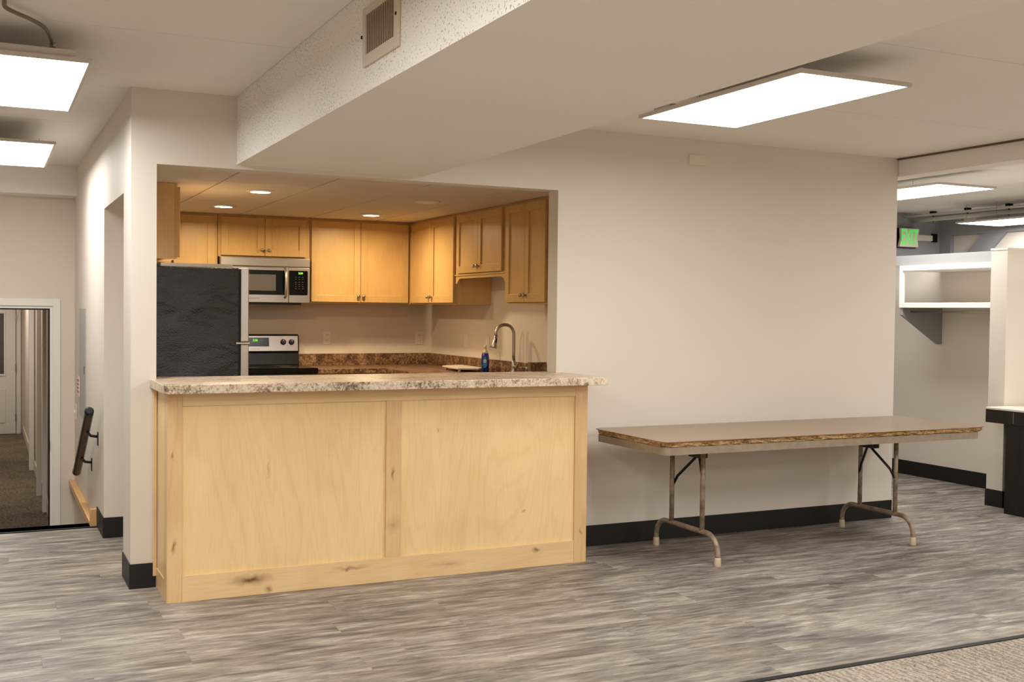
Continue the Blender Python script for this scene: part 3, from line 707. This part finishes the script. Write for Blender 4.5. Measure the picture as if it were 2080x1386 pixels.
# ------------------------------------------------------------------ microwave
mw = thing('microwave', 'stainless over-the-range microwave with black window', 'microwave', (1.48, 3.62, 1.47))
MX0, MX1, MYF, MZ0, MZ1 = 1.098, 1.852, 3.435, 1.487, 1.865
box('body', 'steel', mw, MX0, MX1, MYF+.03, 3.819, MZ0, MZ1-.001)
box('bottom_plate', 'black_plastic', mw, MX0+.01, MX1-.06, MYF+.05, 3.80, MZ0-.018, MZ0)
vn = box('vent_cover', 'steel', mw, MX0, MX1, MYF-.008, MYF+.03, MZ1-.075, MZ1-.001, b=.006)
for k in range(3): box('vent_line', 'dark_gap', vn, MX0+.02, MX1-.02, MYF+.0, MYF+.028, MZ1-.0015, MZ1+.0)
XD = 1.669
dr = MB().box(MX0, XD-.0015, MYF-.003, MYF+.03, MZ0, MZ1-.079, .004).build('door', 'steel', mw)
box('door_glass', 'black_glass', dr, MX0+.03, XD-.022, MYF-.0045, MYF-.003, MZ0+.065, MZ1-.105)
box('door_window', 'oven_window', dr, MX0+.11, XD-.11, MYF-.0055, MYF-.0045, MZ0+.10, MZ1-.142)
hp = [(XD-.032, MYF-.003, MZ0+.045), (XD-.032, MYF-.035, MZ0+.06), (XD-.032, MYF-.047, MZ0+.12), (XD-.032, MYF-.05, MZ0+.17), (XD-.032, MYF-.047, MZ0+.215), (XD-.032, MYF-.035, MZ0+.27), (XD-.032, MYF-.003, MZ0+.285)]
MB().tube(hp, .012, 12).build('handle', 'steel', dr)
text('brand_text', 'FRIGIDAIRE', .017, 'conduit_grey', dr, frame_mat((1.375, MYF-.0036, MZ0+.034), (1, 0, 0), (0, 0, 1)))
cp = MB().box(XD+.0015, MX1, MYF-.003, MYF+.03, MZ0, MZ1-.079, .004).build('control_panel', 'steel', mw)
MB().prism([(XD+.004, MZ0+.065), (MX1-.025, MZ0+.065), (MX1-.018, MZ0+.073), (MX1-.018, MZ1-.112), (MX1-.025, MZ1-.104), (XD+.004, MZ1-.104)], 'y', MYF-.0048, MYF-.003).build('keypad', 'black_glass', cp)
text('clock_display', '2:30', .022, 'led_green', cp, frame_mat((1.772, MYF-.0052, MZ1-.126), (1, 0, 0), (0, 0, 1)), .0004, .0006)
for r_i in range(6):
    for c_i in range(3):
        zz = MZ1-.158-r_i*.018-(0 if r_i < 2 else .006)
        box('key', 'conduit_grey', cp, 1.725+c_i*.03, 1.736+c_i*.03, MYF-.0053, MYF-.0048, zz-.003, zz)

# ------------------------------------------------------------------ range
rg = thing('kitchen_range', 'black electric range with steel backguard and two visible knobs', 'range', (1.48, 3.5, 0))
RX0, RX1 = 1.092, 1.842
box('oven_body', 'black_metal', rg, RX0, RX1, 3.17, 3.81, .03, .905)
box('base_plinth', 'black_plastic', rg, RX0+.03, RX1-.03, 3.22, 3.80, 0, .03)
box('cooktop', 'black_glass', rg, RX0-.004, RX1+.004, 3.12, 3.74, .905, .945, b=.008)
for (x, y_, r) in ((1.30, 3.30, .10), (1.64, 3.30, .085), (1.30, 3.57, .08), (1.64, 3.57, .10)):
    MB().lathe([(r, 0), (r, .0008)], (x, y_, .9451), 32).build('burner_ring', 'black_plastic', rg)
od = box('oven_door', 'steel', rg, RX0+.005, RX1-.005, 3.135, 3.169, .20, .88, b=.005)
box('oven_window', 'black_glass', od, RX0+.12, RX1-.12, 3.131, 3.135, .38, .70)
MB().tube([(RX0+.06, 3.135, .80), (RX0+.07, 3.10, .80), (RX1-.07, 3.10, .80), (RX1-.06, 3.135, .80)], .012, 10).build('oven_handle', 'steel', od)
box('storage_drawer', 'steel', rg, RX0+.005, RX1-.005, 3.14, 3.169, .04, .19, b=.004)
bg = MB().prism([(3.725, .945), (3.81, .945), (3.81, 1.21), (3.765, 1.212), (3.745, 1.20), (3.728, 1.06), (3.745, 1.05)], 'x', RX0, RX1, .004).build('backguard', 'black_plastic', rg)
def bgp(x, z, off): # point on slanted steel face
    tt = (z-1.06)/(1.20-1.06); return Vector((x, 3.728+.017*tt-off, z))
sl = Vector((0, .017, .14)).normalized(); nf = Vector((0, -.14, .017)).normalized()
def slab_on_face(name, m, parent, x0, x1, z0, z1, o0, o1):
    mb = MB(); vs = []
    for off in (o0, o1):
        for (x, z) in ((x0, z0), (x1, z0), (x1, z1), (x0, z1)): vs.append(mb.bm.verts.new(bgp(x, z, 0)+nf*off))
    fs = [mb.bm.faces.new([vs[i] for i in q]) for q in ((0,1,2,3),(7,6,5,4),(0,4,5,1),(1,5,6,2),(2,6,7,3),(3,7,4,0))]
    bmesh.ops.recalc_face_normals(mb.bm, faces=fs); return mb.build(name, m, parent)
st = slab_on_face('steel_fascia', 'steel', bg, RX0+.012, RX1-.012, 1.066, 1.196, .0, .0035)
slab_on_face('display_window', 'black_glass', bg, 1.30, 1.575, 1.105, 1.182, .0035, .005)
text('clock_text', '2:30', .024, 'led_green', rg, frame_mat(bgp(1.455, 1.158, 0)+nf*.0056, (1, 0, 0), sl), .0003, .0006)
for cx_ in (1.525, 1.55):
    for z in (1.13, 1.158): slab_on_face('touch_key', 'conduit_grey', bg, cx_-.005, cx_+.005, z-.002, z+.002, .005, .0055)
text('brand_text', 'FRIGIDAIRE', .014, 'conduit_grey', rg, frame_mat(bgp(1.455, 1.083, 0)+nf*.0042, (1, 0, 0), sl), .0003)
for x in (1.16, 1.235, 1.70, 1.773):
    c0 = bgp(x, 1.143, 0)
    k_ = MB().tube([c0+nf*.0036, c0+nf*.010, c0+nf*.026, c0+nf*.028], [.026, .026, .021, .017], 20).build('knob', 'black_plastic', rg)
    MB().tube([c0+nf*.0275+sl*.004, c0+nf*.0285+sl*.016], .0022, 6).build('pointer', 'white_plastic', k_)

# ------------------------------------------------------------------ folding table
TX0, TX1, TY0, TY1, TZ = 2.625, 5.062, -.878, -.112, .738
ft = thing('folding_table', 'long worn brown folding table with chipped edges and tan metal legs', 'table', ((TX0+TX1)/2, (TY0+TY1)/2, 0))
def rrect(x0, x1, y0, y1, r, n=7):
    P = []
    for (cx_, cy_, a0) in ((x1-r, y1-r, 0), (x0+r, y1-r, 90), (x0+r, y0+r, 180), (x1-r, y0+r, 270)):
        P += [(cx_+r*math.cos(math.radians(a0+90*k/n)), cy_+r*math.sin(math.radians(a0+90*k/n))) for k in range(n+1)]
    return P
MB().prism(rrect(TX0, TX1, TY0, TY1, .05), 'z', .7335, TZ, .0012, 1).build('tabletop', 'table_laminate', ft)
# ragged particle-board core
mb = MB(); base_p = rrect(TX0+.004, TX1-.004, TY0+.004, TY1-.004, .048); P = []
for i in range(len(base_p)):
    a_, b_ = Vector(base_p[i]), Vector(base_p[(i+1) % len(base_p)]); n = max(1, int((b_-a_).length/.03))
    for k in range(n): P.append(a_+(b_-a_)*k/n)
ctr = Vector(((TX0+TX1)/2, (TY0+TY1)/2)); lay = []
for j, (z, ins) in enumerate(((.7335, .001), (.727, .004), (.719, .002), (.711, .003), (.704, .010))):
    ring = []
    for q in P:
        inn = Vector((-1 if q.x > TX1-.06 else (1 if q.x < TX0+.06 else 0), -1 if q.y > TY1-.06 else (1 if q.y < TY0+.06 else 0)))
        jit = 0 if j == 0 else random.random()*.009 + (random.random() < .12)*random.random()*.012
        ring.append(mb.bm.verts.new((q.x+inn.x*(ins+jit), q.y+inn.y*(ins+jit), z)))
    lay.append(ring)
fs = [mb.bm.faces.new(lay[0]), mb.bm.faces.new(lay[-1][::-1])]
for a_, b_ in zip(lay, lay[1:]):
    for k in range(len(P)): fs.append(mb.bm.faces.new((a_[k], b_[k], b_[(k+1) % len(P)], a_[(k+1) % len(P)])))
bmesh.ops.recalc_face_normals(mb.bm, faces=fs)
o = mb.build('particle_board_core', 'particle_board', ft); o['label'] = 'chipped particle board edge'
out = rrect(TX0+.012, TX1-.045, TY0+.012, TY1-.012, .045); inn = rrect(TX0+.022, TX1-.055, TY0+.022, TY1-.022, .035)
mb = MB(); R = []
for (pl, z) in ((out, .703), (out, .662), (inn, .662), (inn, .703)): R.append([mb.bm.verts.new((q[0], q[1], z)) for q in pl])
fs = []
for a_, b_ in zip(R, R[1:]+R[:1]):
    for k in range(len(out)): fs.append(mb.bm.faces.new((a_[k], b_[k], b_[(k+1) % len(out)], a_[(k+1) % len(out)])))
bmesh.ops.recalc_face_normals(mb.bm, faces=fs); mb.build('apron', 'apron_metal', ft)
for (lx, sgn) in ((3.071, 1), (4.557, -1)):
    fy0, fy1 = -.766, -.137; zb = .172; r = .105
    pts = [Vector((lx, fy0, .028)), Vector((lx, fy0, .06))] + arc((lx, fy0+r, zb-r), r, math.pi, math.pi/2, 8, (0, 1, 0), (0, 0, 1)) \
        + arc((lx, fy1-r, zb-r), r, math.pi/2, 0, 8, (0, 1, 0), (0, 0, 1)) + [Vector((lx, fy1, .06)), Vector((lx, fy1, .028))]
    g = MB().tube(pts, .0155, 12).build('foot_bar', 'tan_metal', ft)
    for fy in (fy0, fy1): MB().tube([(lx, fy, 0), (lx, fy, .004), (lx, fy, .045), (lx, fy, .052)], [.019, .0205, .0185, .016], 12).build('foot_cap', 'foot_cap', g)
    for ly in (-.612, -.30): MB().tube([(lx, ly, zb), (lx, ly, .703)], .0145, 12).build('leg', 'tan_metal', ft)
    hub = Vector((lx+sgn*.075, -.455, .60))
    for ly in (-.612, -.30):
        p0 = Vector((lx+sgn*.008, ly+(.0 if ly < -.5 else -.0), .40)); mid = Vector((lx+sgn*.02, ly*.82+hub.y*.18, .455))
        MB().tube([p0, mid, hub+Vector((0, (ly-hub.y)*.12, -.02)), hub], .0085, 8).build('brace', 'black_metal', ft)
    MB().box(hub.x-.03, hub.x+.03, hub.y-.06, hub.y+.06, hub.z-.02, hub.z+.03, .006).build('brace_hub', 'black_metal', ft)
    MB().tube([hub, Vector((hub.x+sgn*.18, hub.y, .705))], .011, 8).build('brace_strut', 'black_metal', ft)
    MB().tube([(lx, -.62, .685), (lx, -.29, .685)], .0125, 8).build('hinge_bar', 'tan_metal', ft)

# ------------------------------------------------------------------ wall plate, air vent
bp = tag(box('blank_wall_plate', 'cream_plastic', None, 3.362, 3.487, -.012, 0, 2.378, 2.442, b=.003), 'small blank cream box high on the plain wall', 'wall plate')
av = thing('air_vent', 'painted metal air vent grille on the soffit side', 'vent', (SX0, -2.33, 2.27))
mb = MB(); VY0, VY1, VZ0, VZ1 = -2.505, -2.140, 2.268, 2.470; gy0, gy1, gz0, gz1 = -2.462, -2.172, 2.308, 2.442
mb.box(SX0-.010, SX0, VY0, gy0, VZ0, VZ1, .003); mb.box(SX0-.010, SX0, gy1, VY1, VZ0, VZ1, .003); mb.box(SX0-.010, SX0, gy0, gy1, VZ0, gz0, .003); mb.box(SX0-.010, SX0, gy0, gy1, gz1, VZ1, .003)
mb.build('frame', 'vent_paint', av)
box('duct_shade_sheet', 'dark_gap', av, SX0-.0015, SX0, gy0, gy1, gz0, gz1)  # flat dark sheet, its colour stands in for shade inside the duct
for k in range(16):
    yy = gy0+.004+k*.0182
    MB().box(SX0-.007, SX0-.004, yy, yy+.0065, gz0, gz1).build('slat', 'vent_slat', av)
for (yy, zz) in ((VY1+.006, 2.375), (VY0+.02, 2.375)): MB().disc((SX0-.012, yy, zz), .006, 'x', .010, 10).build('screw', 'dark_gap', av)

# ------------------------------------------------------------------ right side: closet alcove
X2, X3, AH = 6.855, 6.208, 1.935
sbox('wall_closet_back', 'wall_paint', 'beige back wall of the open closet', X2, X2+.12, -1.9, 2.3, 0, AH)
sbox('wall_closet_stub', 'wall_paint', 'beige stub wall beside the closet at right', X3, X2, -.032, .115, 0, AH)
sbox('trim_10', 'wall_paint', 'cream cap along the top of the closet stub wall', X3-.004, X2+.12, -.036, .119, AH, AH+.015)
sbox('baseboard_closet', 'rubber_black', 'black baseboard along the closet back wall', X2-BT, X2, .121, 2.3, 0, BBH)
mb = MB(); mb.box(X3-BT, X3, -.038, .121, 0, BBH); mb.box(X3, X2, .115, .121, 0, BBH); mb.box(X3, X2, -.038, -.032, 0, BBH)
struct(mb.build('baseboard_stub', 'rubber_black'), 'black baseboard around the stub wall end')
hg = tag(box('hinge_plate', 'black_metal', None, X3+.03, X3+.11, .115, .131, .33, .46), 'small black metal plate on the stub wall corner', 'plate')
cs = thing('closet_shelf', 'white closet shelf unit with upper opening and angled bracket', 'shelf', (6.6, .7, 1.19))
SXF, SYE = 6.375, 1.205
box('top_board', 'white_trim', cs, SXF, X2-.001, .1165, SYE, 1.815, 1.858, b=.003)
box('lower_shelf', 'white_trim', cs, SXF, X2-.001, .1165, SYE, 1.502, 1.545, b=.003)
box('front_post', 'white_trim', cs, SXF, SXF+.03, SYE-.035, SYE, 1.545, 1.815, b=.002)
box('fascia', 'fascia_grey', cs, SXF+.02, SXF+.04, .1165, SYE+1.0, 1.858, 1.945)
MB().prism([(SXF+.01, 1.502), (X2-.001, 1.502), (X2-.001, 1.19), (X2-.05, 1.19), (SXF+.01, 1.44)], 'y', SYE-.03, SYE-.005, .003).build('bracket', 'fascia_grey', cs)
MB().tube([(SXF+.08, SYE-.06, 1.47), (SXF+.08, .12, 1.47)], .008, 8).build('hanging_rod', 'nickel', cs)
# desk
dk = thing('desk', 'dark brown desk with white top at the right edge', 'desk', (6.4, -1.0, 0))
box('body', 'desk_dark', dk, 6.03, 6.72, -1.85, -.20, 0, .655)
box('apron', 'desk_dark', dk, 6.0, 6.75, -1.9, -.045, .656, .752, b=.002); box('top', 'desk_white', dk, 5.998, 6.752, -1.902, -.043, .7525, .768, b=.003)
box('corner_seam', 'conduit_grey', dk, 5.9985, 6.0, -.292, -.286, .665, .745)
# exit sign
es = thing('exit_sign', 'green and white EXIT sign above the closet', 'exit sign', (8.2, 2.86, 2.16))
SO = Vector((8.205, 2.90, 2.267)); sr = Vector((1, 0, 0)); sn = sr.cross(Vector((0, 0, 1)))
mb = MB(); hw, hh = .138, .098
outl = [(-hw, -hh), (hw*.93, -hh), (hw*.86, 0), (hw*1.02, hh), (-hw*.86, hh), (-hw*.80, 0)]
A = [mb.bm.verts.new(SO+sr*p[0]+Vector((0, 0, p[1]))+sn*.0) for p in outl]; B = [mb.bm.verts.new(SO+sr*p[0]+Vector((0, 0, p[1]))-sn*.03) for p in outl]
fs = [mb.bm.faces.new(A), mb.bm.faces.new(B[::-1])]+[mb.bm.faces.new((A[i], B[i], B[(i+1) % 6], A[(i+1) % 6])) for i in range(6)]
bmesh.ops.recalc_face_normals(mb.bm, faces=fs); mb.build('sign_face', 'exit_white', es)
mb = MB(); c0 = SO-sn*.045
for s_ in (0,): pass
mb.box(8.06, 8.36, 2.955, 2.999, 2.16, 2.37, .004); mb.build('housing', 'black_plastic', es)
text('exit_letters', 'EXIT', .225, 'exit_green', es, frame_mat(SO+sn*.001, sr, (0, 0, 1)) @ Matrix.Diagonal((.52, 1, 1, 1)), .001, .005)
MB().tube([SO-sn*.03, SO-sn*.03+Vector((0, .06, 0))], .012, 8).build('mount', 'black_plastic', es)
# grey far framing on right wall
def beam(name, label, poly):
    o = MB().prism(poly, 'x', XR-.05, XR-.001).build(name, 'grey_paint'); return struct(o, label)
beam('trim_11', 'grey top beam on the far right wall', [(-2, 2.306), (3.0, 2.306), (3.0, H), (-2, H)])
beam('trim_12', 'grey corner post on the far right wall', [(3.0, 0), (3.0, 2.305), (2.85, 2.305), (2.85, 0)])
beam('trim_13', 'grey diagonal brace on the far right wall', [(2.15, 2.305), (2.433, 2.305), (2.849, 1.905), (2.849, 1.64)])
sbox('trim_14', 'wall_paint', 'tan rail on the grey far wall beside the exit sign', 8.36, 8.62, 2.975, 3.0, 2.25, 2.31)
sbox('trim_15', 'dark_gap', 'dark bracket end of the tan rail', 8.62, 8.68, 2.965, 3.0, 2.24, 2.33)
pp = thing('sprinkler_pipe', 'cream sprinkler pipe with hangers under the far ceiling', 'pipe', (8.3, 1.5, 2.42))
MB().tube([(8.33, -.6, 2.455), (8.33, 2.98, 2.455)], .022, 12).build('pipe', 'white_trim', pp)
MB().tube([(8.20, -.6, 2.49), (8.20, 2.98, 2.49)], .012, 8).build('conduit', 'white_trim', pp)
for yy in (2.7, 2.25, 1.75):
    MB().tube([(8.33, yy, 2.425), (8.33, yy, H-.001)], .006, 6).build('hanger', 'dark_gap', pp)
    MB().box(8.30, 8.36, yy-.02, yy+.02, H-.03, H-.001).build('clamp', 'dark_gap', pp)
